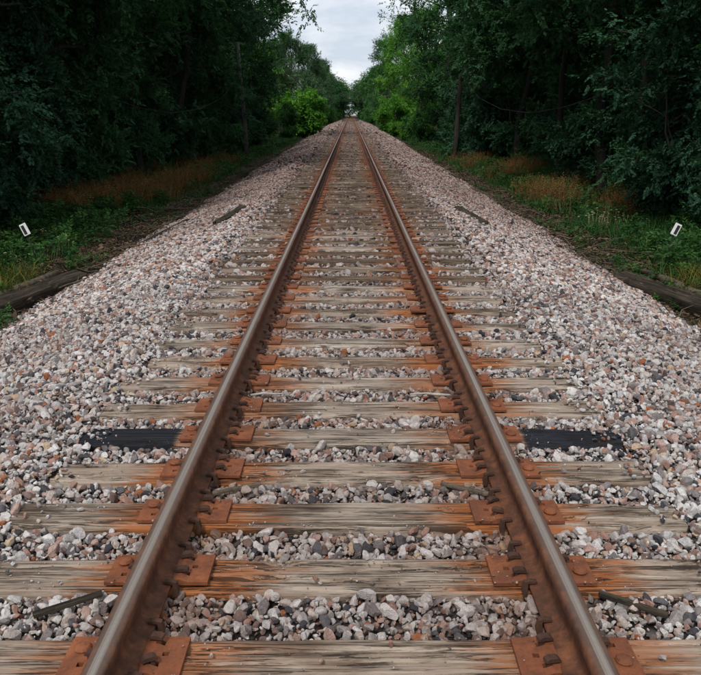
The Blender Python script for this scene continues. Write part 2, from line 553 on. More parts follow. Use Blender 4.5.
# tie plate: a bevelled rusty plate with two ribs and real spike holes
def plate_mesh():
    bm = bmesh.new()
    us = [-.200, -.145, -.123, -.098, -.080, .080, .094, .124, .146, .200]
    vs = [-.100, -.062, -.040, -.008, .014, .045, .067, .100]
    holes = {(7, 3), (6, 1), (1, 1), (6, 5)}
    T = .018
    def z(u):
        return T + (.012 if .0799 < abs(u) < .0985 else 0)
    V = {}
    for i, u in enumerate(us):
        for j, v_ in enumerate(vs):
            e = .004 if i in (0, len(us) - 1) or j in (0, len(vs) - 1) else 0
            V[i, j, 1] = bm.verts.new((u, v_, z(u) - e)); V[i, j, 0] = bm.verts.new((u, v_, 0))
    cell = lambda i, j: 0 <= i < len(us) - 1 and 0 <= j < len(vs) - 1 and (i, j) not in holes
    for i in range(len(us) - 1):
        for j in range(len(vs) - 1):
            if not cell(i, j): continue
            bm.faces.new([V[i, j, 1], V[i + 1, j, 1], V[i + 1, j + 1, 1], V[i, j + 1, 1]])
            for (di, dj, a, b) in ((-1, 0, (i, j + 1), (i, j)), (1, 0, (i + 1, j), (i + 1, j + 1)),
                                   (0, -1, (i, j), (i + 1, j)), (0, 1, (i + 1, j + 1), (i, j + 1))):
                if not cell(i + di, j + dj):
                    bm.faces.new([V[a + (0,)], V[b + (0,)], V[b + (1,)], V[a + (1,)]])
    return bmesh_to('tie_plate', bm)
plate_me = plate_mesh(); plate_me.materials.append(M['rust_plate'])

def spike_mesh():
    bm = bmesh.new()
    bm_box(bm, -.008, .008, -.008, .008, -.03, .026)
    prof = [(-.036, .020), (-.036, .026), (-.026, .034), (.002, .036), (.014, .030), (.016, .022)]
    f0 = [bm.verts.new((u, -.014, z)) for u, z in prof]; f1 = [bm.verts.new((u, .014, z)) for u, z in prof]
    bm.faces.new(f0[::-1]); bm.faces.new(f1)
    for k in range(len(prof)):
        k2 = (k + 1) % len(prof)
        bm.faces.new([f0[k], f0[k2], f1[k2], f1[k]])
    bmesh.ops.recalc_face_normals(bm, faces=bm.faces)
    return bmesh_to('spike', bm)
def screw_mesh():
    bm = bmesh.new()
    rings = [(.012, -.02), (.012, .0), (.028, .001), (.030, .007), (.024, .015), (.010, .019)]
    vs = [[bm.verts.new((r * math.cos(a * math.pi / 6), r * math.sin(a * math.pi / 6), z)) for a in range(12)] for r, z in rings]
    for a, b in zip(vs, vs[1:]):
        for k in range(12): bm.faces.new([a[k], a[(k + 1) % 12], b[(k + 1) % 12], b[k]])
    bm.faces.new(vs[-1])
    return bmesh_to('spike', bm)
def anchor_mesh():
    bm = bmesh.new()
    prof = [(.078, -.034), (.078, .020), (.048, .022), (.045, .030), (.072, .032), (.092, .026), (.100, -.010), (.094, -.034)]
    f0 = [bm.verts.new((u, -.011, z)) for u, z in prof]; f1 = [bm.verts.new((u, .011, z)) for u, z in prof]
    bm.faces.new(f0[::-1]); bm.faces.new(f1)
    for k in range(len(prof)):
        k2 = (k + 1) % len(prof)
        bm.faces.new([f0[k], f0[k2], f1[k2], f1[k]])
    bmesh.ops.recalc_face_normals(bm, faces=bm.faces)
    return bmesh_to('rail_anchor', bm)
spike_me, screw_me, anchor_me = spike_mesh(), screw_mesh(), anchor_mesh()
for me in (spike_me, anchor_me): me.materials.append(M['rust_dark'])
screw_me.materials.append(M['rust_plate'])

RAIL_X = .7525
PLATE_T = .018
def rail_mesh(side):
    half = [(.070, 0), (.070, .011), (.030, .021), (.012, .034), (.009, .050), (.009, .112), (.014, .124), (.033, .131),
            (.036, .136), (.036, .158), (.033, .166), (.024, .1705), (.012, .172), (0, .1725)]
    prof = half + [(-u, z) for u, z in half[::-1][1:]]
    ys = np.concatenate([np.arange(-3, 40, .8), np.arange(40, 120, 5), np.arange(120, TRACK_LEN + 1, 20)])
    v = []
    for y in ys:
        dx = (float(NZ.fbm(np.array(y * .12 + side * 4), np.array(side * 9.0), 2)) - .5) * .012
        dz = (float(NZ.fbm(np.array(y * .15 + 30), np.array(side * 5.0 + 4), 2)) - .5) * .006 if y > 10 else 0
        v += [(u + dx, y, z + dz) for u, z in prof]
    m = len(prof); f = []
    for k in range(len(ys) - 1):
        for j in range(m):
            j2 = (j + 1) % m
            f.append((k * m + j, k * m + j2, (k + 1) * m + j2, (k + 1) * m + j))
    me = qmesh('rail', v, np.array(f)[:, ::-1], False)
    return me
rails = {}
for s in (-1, 1):
    me = rail_mesh(s)
    rails[s] = obj('rail', me, M['rail'], track, (s * RAIL_X, 0, PLATE_T))

first = int(np.argmin(np.abs(tie_y - 1.28)))
darki = int(np.argmin(np.abs(tie_y - 4.22)))
sp_n = an_n = 0
far_t, far_p, far_s, far_a = [], [], [], []
rr = random.Random(21)
count = 0
for i, y in enumerate(tie_y):
    if y < 1.0: continue
    count += 1
    if count > 300:
        far_t.append(y); continue
    me = tie_hi[(i * 4 + i // 9) % 9] if y < 20 else tie_lo[i % 5]
    t = bpy.data.objects.new('wooden_tie', me); link(t); t.parent = track
    flip = rr.random() < .5
    t.location = (rr.uniform(-.055, .055) if i != darki else 0, y, -TIE_T + rr.uniform(-.006, .002))
    t.rotation_euler = (0, 0, (math.pi if flip else 0) + rr.uniform(-.013, .013))
    k = rr.uniform(.985, 1.012)
    t.scale = (k, rr.uniform(.95, 1.05), 1)
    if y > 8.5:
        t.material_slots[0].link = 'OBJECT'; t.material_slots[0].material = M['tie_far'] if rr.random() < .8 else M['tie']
    if i == darki:
        t.material_slots[0].link = 'OBJECT'; t.material_slots[0].material = M['tie_dark']
        t.scale = (.995, .96, 1)
        t['label'] = 'tie with tar-black outer ends'
    if y < 70:
        inv = t.matrix_basis.inverted()
        for s in (-1, 1):
            # u axis of the plate points to the middle of the track
            rot = math.pi if s > 0 else 0.0
            W = Matrix.Translation((s * .7525, y + rr.uniform(-.006, .006), 0.0)) @ Matrix.Rotation(rot, 4, 'Z')
            p = bpy.data.objects.new('tie_plate', plate_me); link(p); p.parent = t
            p.matrix_basis = inv @ W
            if y < 16:
                for (me2, u, v_, r) in ((spike_me, .104, .056, 0), (spike_me, .104, -.051, .25), (spike_me, -.104, -.03, math.pi), (screw_me, -.150, .030, .3)):
                    if rr.random() < .08 and y > 4: continue
                    q = bpy.data.objects.new('spike', me2); link(q); q.parent = t
                    q.matrix_basis = inv @ W @ Matrix.Translation((u, v_, PLATE_T - .002 + rr.uniform(-.001, .006))) @ Matrix.Rotation(r + rr.uniform(-.3, .3), 4, 'Z')
            elif y < 55:
                for (u, v_) in ((.104, .056), (.104, -.051), (-.104, -.03)):
                    far_s.append((s * .7525 - s * u, y + v_, 0))
    elif y < 200:
        far_p += [(s * .7525, y) for s in (-1, 1)]
    if y < 32:
        for s in (-1, 1):
            for dy in (-.145, .145):
                if rr.random() < .1 and y > 5: continue
                q = bpy.data.objects.new('rail_anchor', anchor_me); link(q); q.parent = rails[s]
                q.location = (0, y + dy + rr.uniform(-.012, .012), 0)
                q.rotation_euler = (0, 0, (math.pi if s > 0 else 0) + rr.uniform(-.05, .05))

def joined_boxes(name, boxes, m, parent):
    v, f = [], []
    for (x0, x1, y0, y1, z0, z1) in boxes:
        b = len(v)
        v += [(x0, y0, z0), (x1, y0, z0), (x1, y1, z0), (x0, y1, z0), (x0, y0, z1), (x1, y0, z1), (x1, y1, z1), (x0, y1, z1)]
        f += [(b + a, b + c, b + d, b + e) for a, c, d, e in ((4, 5, 6, 7), (0, 1, 5, 4), (1, 2, 6, 5), (2, 3, 7, 6), (3, 0, 4, 7), (3, 2, 1, 0))]
    return tag(obj(name, qmesh(name, v, np.array(f)), m, parent), kind='stuff')
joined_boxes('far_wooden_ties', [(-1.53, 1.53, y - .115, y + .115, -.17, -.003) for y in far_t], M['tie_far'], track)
joined_boxes('far_tie_plates', [(x - .2, x + .2, y - .1, y + .1, 0, .018) for x, y in far_p], M['rust_plate'], track)
joined_boxes('far_spikes', [(x - .02, x + .02, y - .018, y + .018, .018, .055) for x, y, z in far_s], M['rust_dark'], track)

# ------------------------------------------------------------------ ballast stones
def stone_mesh(seed, sub):
    r = np.random.default_rng(seed)
    bm = bmesh.new()
    bmesh.ops.create_icosphere(bm, subdivisions=sub, radius=1.0)
    co = np.array([v.co[:] for v in bm.verts])
    npl = int(r.integers(9, 13))
    for k in range(npl):
        zz = 1 - 2 * (k + .5) / npl; aa = k * 2.399
        n = np.array([math.cos(aa) * math.sqrt(1 - zz * zz), math.sin(aa) * math.sqrt(1 - zz * zz), zz]) + r.normal(size=3) * .35
        n /= np.linalg.norm(n)
        d = r.uniform(.48, .80)
        s = co @ n
        co -= np.where(s > d, s - d, 0)[:, None] * n[None] * .96
    co += r.normal(size=co.shape) * .018
    co *= np.array([r.uniform(.95, 1.35), r.uniform(.75, 1.0), r.uniform(.55, .85)])
    for v, c in zip(bm.verts, co): v.co = c
    me = bmesh_to('stone', bm, True)
    me.set_sharp_from_angle(angle=R(26))
    return me
stones_hi = [stone_mesh(100 + k, 3) for k in range(18)]
stones_lo = [stone_mesh(200 + k, 2) for k in range(10)]
c_hi = protos('stone_near', stones_hi, M['stone'])
c_lo = protos('stone_mid', stones_lo, M['stone'])

rs = np.random.default_rng(77)
def stone_zone(y0, y1, cell, size, sig, xm=4.35):
    xs = np.arange(-xm, xm, cell); ys = np.arange(y0, y1, cell)
    X, Y = np.meshgrid(xs, ys); X = X.ravel(); Y = Y.ravel()
    X = X + rs.uniform(-.6, .6, len(X)) * cell; Y = Y + rs.uniform(-.6, .6, len(X)) * cell
    s = np.minimum(size * np.exp(rs.normal(size=len(X)) * sig), size * 2.8)
    # ragged outer edge
    edge = 4.12 + (NZ.fbm(Y * .8, np.sign(X) * 5 + 20, 4) - .5) * 1.1
    keep = (np.abs(X) < edge) | ((rs.random(len(X)) < .10) & (np.abs(X) < edge + .35))
    idx = np.clip(np.searchsorted(tie_y, Y), 1, len(tie_y) - 1)
    dt = np.minimum(np.abs(Y - tie_y[idx - 1]), np.abs(Y - tie_y[idx]))
    on_tie = (dt < TIE_W / 2 + s * .35) & (np.abs(X) < TIE_HALF - .01)
    on_top = on_tie & (rs.random(len(X)) < np.where(np.abs(X) > 1.36, .20, .004)) & (dt < .10) & (np.abs(np.abs(X) - .76) > .24)
    keep &= (~on_tie) | on_top
    Z = bed_z(X, Y) + s * .35 + rs.uniform(-.6, .6, len(X)) * s
    Z = np.where(np.abs(X) < 1.42, np.minimum(Z, np.where(Y > 8, .006, .004) - s * .62 + rs.uniform(0, .012, len(X))), Z)
    s = np.where(on_top, np.minimum(s, .015), s)
    Z = np.where(on_top, s * .55, Z)
    # under the rail foot the stones sit lower
    under = np.abs(np.abs(X) - RAIL_X) < .095
    Z = np.where(under, np.minimum(Z, .010 - s * .8), Z)
    X, Y, Z, s = X[keep], Y[keep], Z[keep], s[keep]
    return np.stack([X, Y, Z], 1), s
def rots(n, tilt=.7):
    r = rs.normal(size=(n, 3)) * tilt
    r[:, 2] = rs.uniform(0, 6.28, n)
    return r
def scl(s):
    k = rs.uniform(.8, 1.2, (len(s), 3))
    return s[:, None] * k
Pn, Sn = stone_zone(1.5, 9.0, .0208, .0122, .52)
kp = np.abs(Pn[:, 0]) < Pn[:, 1] * .5 + 1.7
Pn, Sn = Pn[kp], Sn[kp]
Rn, Kn = rots(len(Pn)), scl(Sn)
# the 300 stones that show largest in the photograph become parts of the bed
dep = Pn[:, 1] * math.cos(PITCH) + (CAMZ - Pn[:, 2]) * math.sin(PITCH)
upx = Pn[:, 0] / dep; vpx = (-(CAMZ - Pn[:, 2]) * math.cos(PITCH) + Pn[:, 1] * math.sin(PITCH)) / dep
inside = (np.abs(upx) < .425) & (vpx > -.41)
score = np.where(inside & (Pn[:, 2] > bed_z(Pn[:, 0], Pn[:, 1]) + Sn * .25), Sn / dep, 0)
big = np.argsort(-score)[:300]
for k in big:
    o = bpy.data.objects.new('stone', stones_hi[int(k) % 18]); link(o); o.parent = bed
    o.location = Pn[k]; o.rotation_euler = Rn[k]; o.scale = Kn[k]
msk = np.ones(len(Pn), bool); msk[big] = False
scatter('ballast_stones', c_hi, Pn[msk], Rn[msk], Kn[msk], bed)
IN = 1.66
parts_ = [stone_zone(9.0, 26.0, .036, .0215, .40, IN), stone_zone(26.0, 62.0, .070, .041, .3, IN), stone_zone(62.0, 160.0, .13, .066, .3, IN)]
Pm = np.concatenate([p[0] for p in parts_]); Sm = np.concatenate([p[1] for p in parts_])
scatter('far_ballast_stones', c_lo, Pm, rots(len(Pm)), scl(Sm), bed)
# outside the ties the farther slope is covered by handfuls of stones
def handful(seed, n=22, rad=.105):
    r = np.random.default_rng(seed)
    V, F, T = [], [], []
    for k in range(n):
        me = stones_lo[int(r.integers(0, 10))]
        co = np.zeros(len(me.vertices) * 3, np.float32); me.vertices.foreach_get('co', co); co = co.reshape(-1, 3)
        s_ = .0190 * math.exp(r.normal() * .42)
        rm = np.array(Matrix.Rotation(r.uniform(0, 6.28), 3, 'Z') @ Matrix.Rotation(r.normal() * .7, 3, 'X'))
        a = r.uniform(0, 6.28); d = rad * math.sqrt(r.uniform(0, 1))
        co = co @ rm.T * s_ + np.array([d * math.cos(a), d * math.sin(a), s_ * r.uniform(0, .8)])
        b = len(V) and sum(len(x) for x in V)
        fv = np.array([p.vertices[:] for p in me.polygons])
        V.append(co); F.append(fv + b); T.append(np.full(len(co), r.random()))
    return qmesh('handful', np.concatenate(V), np.concatenate(F), False, np.concatenate(T))
c_hf = protos('stone_handful', [handful(900 + k) for k in range(12)], M['stone'])
PH, KH = [], []
for y0, y1, cell, k in ((8.9, 26, .105, 1.0), (26, 62, .19, 1.75), (62, 170, .36, 3.2)):
    xs = np.arange(-4.5, 4.5, cell); ys = np.arange(y0, y1, cell)
    X, Y = np.meshgrid(xs, ys); X = X.ravel() + rs.uniform(-.5, .5, X.size) * cell; Y = Y.ravel() + rs.uniform(-.5, .5, Y.size) * cell
    edge = 4.12 + (NZ.fbm(Y * .8, np.sign(X) * 5 + 20, 4) - .5) * 1.1
    kp = (np.abs(X) > IN + .09 * k) & (np.abs(X) < edge)
    X, Y = X[kp], Y[kp]
    PH.append(np.stack([X, Y, bed_z(X, Y)], 1)); KH.append(np.full(len(X), k))
PH = np.concatenate(PH); KH = np.concatenate(KH)
RH = np.stack([np.zeros(len(PH)), np.where(np.abs(PH[:, 0]) > 2.0, np.sign(PH[:, 0]) * .32, 0), np.zeros(len(PH))], 1)
scatter('slope_ballast_stones', c_hf, PH, RH, np.stack([KH * rs.choice([-1, 1], len(PH)), KH * rs.choice([-1, 1], len(PH)), KH], 1), bed)
# grit and chips lying on the near ties and plates
ng = 9000
gX = rs.uniform(-1.6, 1.6, ng); gi_ = rs.integers(int(np.searchsorted(tie_y, 1.9)), int(np.searchsorted(tie_y, 8.0)), ng)
gY = tie_y[gi_] + np.clip(rs.normal(size=ng) * .09, -.112, .112)
kp = (np.abs(np.abs(gX) - RAIL_X) > .11) & (rs.random(ng) < np.clip(NZ.fbm(gX * 5, gY * 5, 3) * 3 - 1.15, 0, 1) * (.35 + .65 * np.clip(np.abs(gY - tie_y[gi_]) / .1, 0, 1)))
on_pl = np.abs(np.abs(gX) - .7525) < .2
gS = np.exp(rs.normal(size=ng) * .4) * .0034
gP = np.stack([gX, gY, np.where(on_pl, PLATE_T + .001, -.006) + gS * .4], 1)[kp]
scatter('grit', c_lo, gP, rots(len(gP)), scl(gS[kp]), bed)
print('stones', len(Pn), len(Pm))

# ------------------------------------------------------------------ vegetation builders
def tube(V, F, pts, radii, n=6):
    pts = [Vector(p) for p in pts]
    b = len(V)
    for k, (p, r) in enumerate(zip(pts, radii)):
        d = (pts[min(k + 1, len(pts) - 1)] - pts[max(k - 1, 0)]).normalized()
        a = d.orthogonal().normalized() if abs(d.z) < .99 else Vector((1, 0, 0))
        a = (a - d * a.dot(d)).normalized()
        c = d.cross(a)
        for j in range(n):
            t = 2 * math.pi * j / n
            q = p + a * (r * math.cos(t)) + c * (r * math.sin(t))
            V.append((q.x, q.y, q.z))
    for k in range(len(pts) - 1):
        for j in range(n):
            j2 = (j + 1) % n
            F.append((b + k * n + j, b + k * n + j2, b + (k + 1) * n + j2, b + (k + 1) * n + j))

def tube_mesh(name, pts, radii, n=7, cap=True):
    V, F = [], []
    pts = list(pts); radii = list(radii)
    if cap:
        pts = [pts[0]] + pts + [pts[-1]]; radii = [radii[0] * .02] + radii + [radii[-1] * .02]
        e = (Vector(pts[1]) - Vector(pts[2])).normalized() * .002
        pts[0] = Vector(pts[0]) + e; pts[-1] = Vector(pts[-1]) - e
    tube(V, F, pts, radii, n)
    return qmesh(name, V, F, True)

def leaf_template(r, nleaf, L, wdt):
    """a twig tip with alternate folded leaves; unit twig along +x"""
    vs = []
    for k in range(nleaf):
        t = k / (nleaf - 1)
        base = np.array([t * 1.0, 0, -.10 * t * t]) + r.normal(size=3) * .05
        side = 1 if k % 2 else -1
        ang = side * r.uniform(.5, 1.25) * (1 - .6 * t)
        d = np.array([math.cos(ang), math.sin(ang), r.uniform(-.55, .12)]); d /= np.linalg.norm(d)
        up = np.array([r.normal() * .35, r.normal() * .35, 1.0]); up -= d * (d @ up); up /= np.linalg.norm(up)
        s = np.cross(up, d); l = L * r.uniform(.7, 1.2)
        vs += [base, base + d * l * .45 + s * l * wdt - up * l * .07, base + d * l - up * l * .10, base + d * l * .45 - s * l * wdt - up * l * .07]
    return np.array(vs)

def spray_mesh(name, P, D, size, r, nleaf=11, L=.42, wdt=.30, tone=None):
    temps = [leaf_template(r, nleaf, L, wdt) for _ in range(8)]
    n = len(P)
    D = D / np.linalg.norm(D, axis=1)[:, None]
    up = np.array([0, 0, 1.0]) + r.normal(size=(n, 3)) * .35
    Yv = np.cross(up, D); Yv /= np.linalg.norm(Yv, axis=1)[:, None] + 1e-9
    Zv = np.cross(D, Yv)
    pick = r.integers(0, 8, n)
    T = np.array(temps)[pick] * (size * r.uniform(.75, 1.25, n))[:, None, None]
    V = P[:, None] + T[..., 0:1] * D[:, None] + T[..., 1:2] * Yv[:, None] + T[..., 2:3] * Zv[:, None]
    k = V.shape[1]
    F = np.arange(n * k).reshape(-1, 4)
    if tone is None: tone = r.random(n)
    tn = np.clip(np.repeat(tone, k) + np.repeat(r.normal(size=n * nleaf) * .15, 4), 0, 1)
    return qmesh(name, V.reshape(-1, 3), F, False, tn)

def grow(seed, h, r0, cb, cr_, nl, nsp, size, L=.42, lean=.04, stems=1, shape=.75, droop=.3, low=0):
    """returns (wood mesh, leaf mesh) of a tree or, with several stems, a shrub"""
    r = np.random.default_rng(seed)
    V, F = [], []
    twigs = []
    for sidx in range(stems):
        az0 = r.uniform(0, 6.28)
        hh = h * (1 if stems == 1 else r.uniform(.6, 1.0))
        spread = lean * hh if stems == 1 else cr_ * r.uniform(.15, .75)
        pts = []
        wx = wy = 0
        for k in range(9):
            t = k / 8
            wx += r.normal() * .018 * hh * (.4 if stems > 1 else 1) * (t > 0); wy += r.normal() * .018 * hh * (t > 0)
            pts.append(np.array([math.cos(az0) * spread * t ** 1.2 + wx, math.sin(az0) * spread * t ** 1.2 + wy, hh * t]))
        rad = [r0 * (1 - .82 * k / 8) * (1.35 if k == 0 else 1) for k in range(9)]
        tube(V, F, pts, rad, 8 if stems == 1 else 5)
        pa = np.array(pts)
        nlim = nl if stems == 1 else max(4, nl // stems)
        for i in range(nlim):
            tz = (i + r.uniform(.1, .9)) / nlim
            z = cb + (hh * .98 - cb) * tz ** .9
            t = z / hh * 8
            k = min(int(t), 7); b = pa[k] + (pa[k + 1] - pa[k]) * (t - k)
            az = i * 2.399 + r.normal() * .5
            wd = cr_ * max(.12, math.sin(math.pi * (.16 + .80 * tz)) ** shape) * r.uniform(.65, 1.18)
            el = r.uniform(.05, .45) + .65 * tz
            if stems > 1: wd *= .6
            d = np.array([math.cos(az) * math.cos(el), math.sin(az) * math.cos(el), math.sin(el)])
            lp = [b]
            for q in range(1, 6):
                dd = d + np.array([0, 0, -droop * (q / 5) ** 2]) + r.normal(size=3) * .12
                lp.append(lp[-1] + dd * wd / 5)
            lr = r0 * (1 - .8 * z / hh) * .42
            tube(V, F, lp, [lr * (1 - .8 * q / 5) + .006 for q in range(6)], 5)
            for q in range(6):
                f = r.uniform(.3, 1.0) * 5; a = min(int(f), 4)
                sb = lp[a] + (lp[a + 1] - lp[a]) * (f - a)
                sd_ = d * .6 + r.normal(size=3) * .7 + np.array([0, 0, -.05]); sd_ /= np.linalg.norm(sd_)
                sl_ = wd * r.uniform(.22, .42)
                e = sb + sd_ * sl_ + np.array([0, 0, -.12 * sl_])
                tube(V, F, [sb, (sb + e) / 2 + r.normal(size=3) * .05 * sl_, e], [lr * .35 + .004, lr * .2 + .004, .004], 4)
                twigs.append((sb, e, tz))
            twigs.append((lp[3], lp[5], tz))
    n = nsp
    ti = r.integers(0, len(twigs), n)
    A = np.array([t[0] for t in twigs])[ti]; B = np.array([t[1] for t in twigs])[ti]
    f = r.uniform(.1, 1.05, n)[:, None]
    P = A + (B - A) * f + r.normal(size=(n, 3)) * size * .55
    D = (B - A) / (np.linalg.norm(B - A, axis=1)[:, None] + 1e-6) + r.normal(size=(n, 3)) * .8 + np.array([0, 0, -.15])
    if low:   # leaves reaching down to the ground
        P[:, 2] = np.maximum(P[:, 2], r.uniform(.02, .4, n))
    ctone = r.random(len(twigs))[ti] * .6 + r.random(n) * .4
    return qmesh('trunk', V, F, True), spray_mesh('crown', P, D, size, r, 15, L, .30, ctone)

TREES = [grow(301, 17, .22, 2.0, 4.8, 34, 5600, .50, L=.27),
         grow(302, 15, .19, 1.2, 4.4, 34, 5600, .48, L=.26),
         grow(303, 19, .25, 3.2, 5.0, 34, 5600, .52, L=.28),
         grow(304, 12, .15, .8, 3.8, 32, 5000, .44, L=.27),
         grow(305, 14, .19, .6, 5.2, 34, 5600, .50, L=.27, shape=.5)]
STEMMED = [grow(311, 18, .17, 5.5, 4.6, 30, 4200, .52, L=.27, lean=.02),
           grow(312, 16, .13, 5.0, 3.6, 28, 3800, .50, L=.27, lean=.03)]
ARCH = grow(313, 13, .2, 4.6, 7.0, 38, 6500, .62, L=.36, shape=.30, lean=.05, droop=.5)
SHRUBS = [grow(401, 3.4, .035, .15, 2.0, 36, 3000, .235, L=.33, stems=6, low=1),
          grow(402, 2.6, .03, .1, 1.8, 36, 2700, .22, L=.33, stems=6, low=1),
          grow(403, 4.4, .045, .2, 2.3, 42, 3400, .27, L=.33, stems=7, low=1)]
FINE = [grow(321, 15, .20, 1.5, 4.4, 36, 7600, .38, L=.24), grow(322, 13, .17, .9, 4.0, 36, 7600, .36, L=.24)]
ROUND = grow(404, 4.3, .05, .1, 2.9, 72, 6000, .30, L=.40, stems=9, low=1, shape=.4)

def plant(name, kind, x, y, leaf, label, cat, group=None, rz=None, sc=1.0, sz=None, bark='bark', tilt=(0, 0), z=None):
    t = empty(name, (x, y, (float(ground_z(np.array(x), np.array(y))) - .05) if z is None else z), rr.uniform(0, 6.28) if rz is None else rz)
    t.rotation_euler = (tilt[0], tilt[1], t.rotation_euler.z)
    t.scale = (sc, sc, sz or sc)
    tag(t, label, cat, group)
    for nm, me, mm in (('trunk' if cat == 'tree' else 'stem', kind[0], M[bark]), ('crown' if cat == 'tree' else 'foliage', kind[1], M[leaf])):
        if len(me.materials) == 0: me.materials.append(mm)
        c = bpy.data.objects.new(nm, me); link(c); c.parent = t
        c.material_slots[0].link = 'OBJECT'; c.material_slots[0].material = mm
    return t

ORD = ['first', 'second', 'third', 'fourth', 'fifth', 'sixth', 'seventh', 'eighth', 'ninth', 'tenth', 'eleventh', 'twelfth', 'thirteenth', 'fourteenth', 'fifteenth',
       'sixteenth', 'seventeenth', 'eighteenth', 'nineteenth', 'twentieth', 'twenty-first', 'twenty-second', 'twenty-third', 'twenty-fourth', 'twenty-fifth', 'twenty-sixth',
       'twenty-seventh', 'twenty-eighth', 'twenty-ninth', 'thirtieth', 'thirty-first', 'thirty-second', 'thirty-third', 'thirty-fourth', 'thirty-fifth']
side = {-1: 'left', 1: 'right'}
rt = random.Random(99)
# dark wood that lines both sides of the cutting
for s in (-1, 1):
    y = 14.0; k = 0
    while y < 58:
        x = s * rt.uniform(8.6, 10.4)
        if 24 < y < 37:
            y += 3; continue
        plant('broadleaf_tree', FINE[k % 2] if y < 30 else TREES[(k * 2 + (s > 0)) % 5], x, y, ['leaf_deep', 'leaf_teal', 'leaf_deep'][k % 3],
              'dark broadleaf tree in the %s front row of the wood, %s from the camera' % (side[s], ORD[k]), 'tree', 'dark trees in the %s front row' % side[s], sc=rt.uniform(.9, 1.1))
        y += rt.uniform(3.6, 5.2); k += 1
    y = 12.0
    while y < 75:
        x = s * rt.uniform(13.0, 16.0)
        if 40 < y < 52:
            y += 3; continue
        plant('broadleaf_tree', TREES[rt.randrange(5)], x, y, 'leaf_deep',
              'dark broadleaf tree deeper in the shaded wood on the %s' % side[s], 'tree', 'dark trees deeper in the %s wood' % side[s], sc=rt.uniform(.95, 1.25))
        y += rt.uniform(4.5, 6.5)
    # understorey along the edge of the wood
    y = 8.0; k = 0
    while y < 66:
        x = s * (rt.uniform(7.7, 8.3) if y < 21 else rt.uniform(7.1, 7.7) if not 21 < y < 40 else rt.uniform(8.1, 8.8))
        plant('shrub', SHRUBS[k % 3], x, y, 'leaf_teal' if y < 22 or k % 3 == 0 else 'leaf_deep',
              'dark leafy shrub along the %s edge of the wood, %s from the camera' % (side[s], ORD[k]), 'shrub', 'dark shrubs along the %s wood edge' % side[s], sc=rt.uniform(.8, 1.15))
        y += rt.uniform(1.9, 2.9); k += 1

# slim trunks standing at the front of the wood
for s in (-1, 1):
    for j, (off, py, Y, kd) in enumerate(((253, 190, 25, 0), (208, 180, 30, 1), (290, 195, 22, 1), (166, 168, 38, 0))):
        p = pix(350.5 + s * off, py, Y)
        plant('slim_tree', STEMMED[kd], p.x, p.y, 'leaf_deep', 'slim tall tree with bare dark trunk before the %s wood, %s from the camera' % (side[s], ['second', 'third', 'first', 'fourth'][j]),
              'tree', 'slim bare-trunked trees before the %s wood' % side[s], sc=.95, bark='bark_dark')
# tall dark trees that frame the sky
plant('broadleaf_tree', TREES[2], -9.3, 60, 'leaf_deep', 'tall dark tree leaning over the track, left edge of the sky gap', 'tree', rz=.4, sc=1.12)
plant('broadleaf_tree', TREES[0], 9.1, 62, 'leaf_deep', 'tall dark tree leaning over the track, right edge of the sky gap', 'tree', rz=2.0, sc=1.12)
plant('broadleaf_tree', TREES[0], -8.6, 67, 'leaf_deep', 'tall dark tree just behind the leaning left one', 'tree', rz=1.2, sc=1.15)
plant('broadleaf_tree', TREES[2], 8.6, 69, 'leaf_deep', 'tall dark tree just behind the leaning right one', 'tree', rz=3.1, sc=1.12)
# middle distance, left
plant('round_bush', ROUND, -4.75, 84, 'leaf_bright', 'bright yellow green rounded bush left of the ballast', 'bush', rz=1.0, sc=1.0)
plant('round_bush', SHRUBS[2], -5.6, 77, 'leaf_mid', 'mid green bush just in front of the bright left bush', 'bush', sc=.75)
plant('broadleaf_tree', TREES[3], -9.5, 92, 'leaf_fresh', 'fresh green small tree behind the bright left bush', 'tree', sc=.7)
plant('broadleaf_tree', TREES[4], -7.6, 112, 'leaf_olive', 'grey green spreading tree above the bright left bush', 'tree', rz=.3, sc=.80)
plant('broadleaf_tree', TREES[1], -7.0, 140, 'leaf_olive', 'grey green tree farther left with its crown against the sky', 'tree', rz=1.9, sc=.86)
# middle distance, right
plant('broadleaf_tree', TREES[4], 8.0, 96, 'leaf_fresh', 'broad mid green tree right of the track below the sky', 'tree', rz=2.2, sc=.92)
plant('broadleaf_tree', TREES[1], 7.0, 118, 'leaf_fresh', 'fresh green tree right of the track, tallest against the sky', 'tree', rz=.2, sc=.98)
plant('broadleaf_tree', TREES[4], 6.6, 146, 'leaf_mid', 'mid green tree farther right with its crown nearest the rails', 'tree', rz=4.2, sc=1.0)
k = 0
for (x, y, sc, lf, lb) in ((5.6, 66, .85, 'leaf_mid', 'mid green bush at the foot of the tall right tree'),
                           (5.3, 76, .8, 'leaf_fresh', 'fresh green bush beside the ballast on the right, nearer of two'),
                           (5.2, 88, .9, 'leaf_bright', 'yellow green bush beside the ballast on the right, farther of two'),
                           (5.0, 104, .9, 'leaf_fresh', 'small fresh green bush under the tallest right tree')):
    plant('round_bush', (SHRUBS + [ROUND])[k % 4], x, y, lf, lb, 'bush', sc=sc); k += 1
for (x, y, sc, lb) in ((-5.2, 101, .8, 'dark green bush behind the bright left bush'), (-5.0, 125, .85, 'far dark green bush under the left grey green tree'),
                       (4.9, 128, .85, 'far green bush under the right mid green tree')):
    plant('round_bush', SHRUBS[k % 3], x, y, 'leaf_mid', lb, 'bush', sc=sc); k += 1
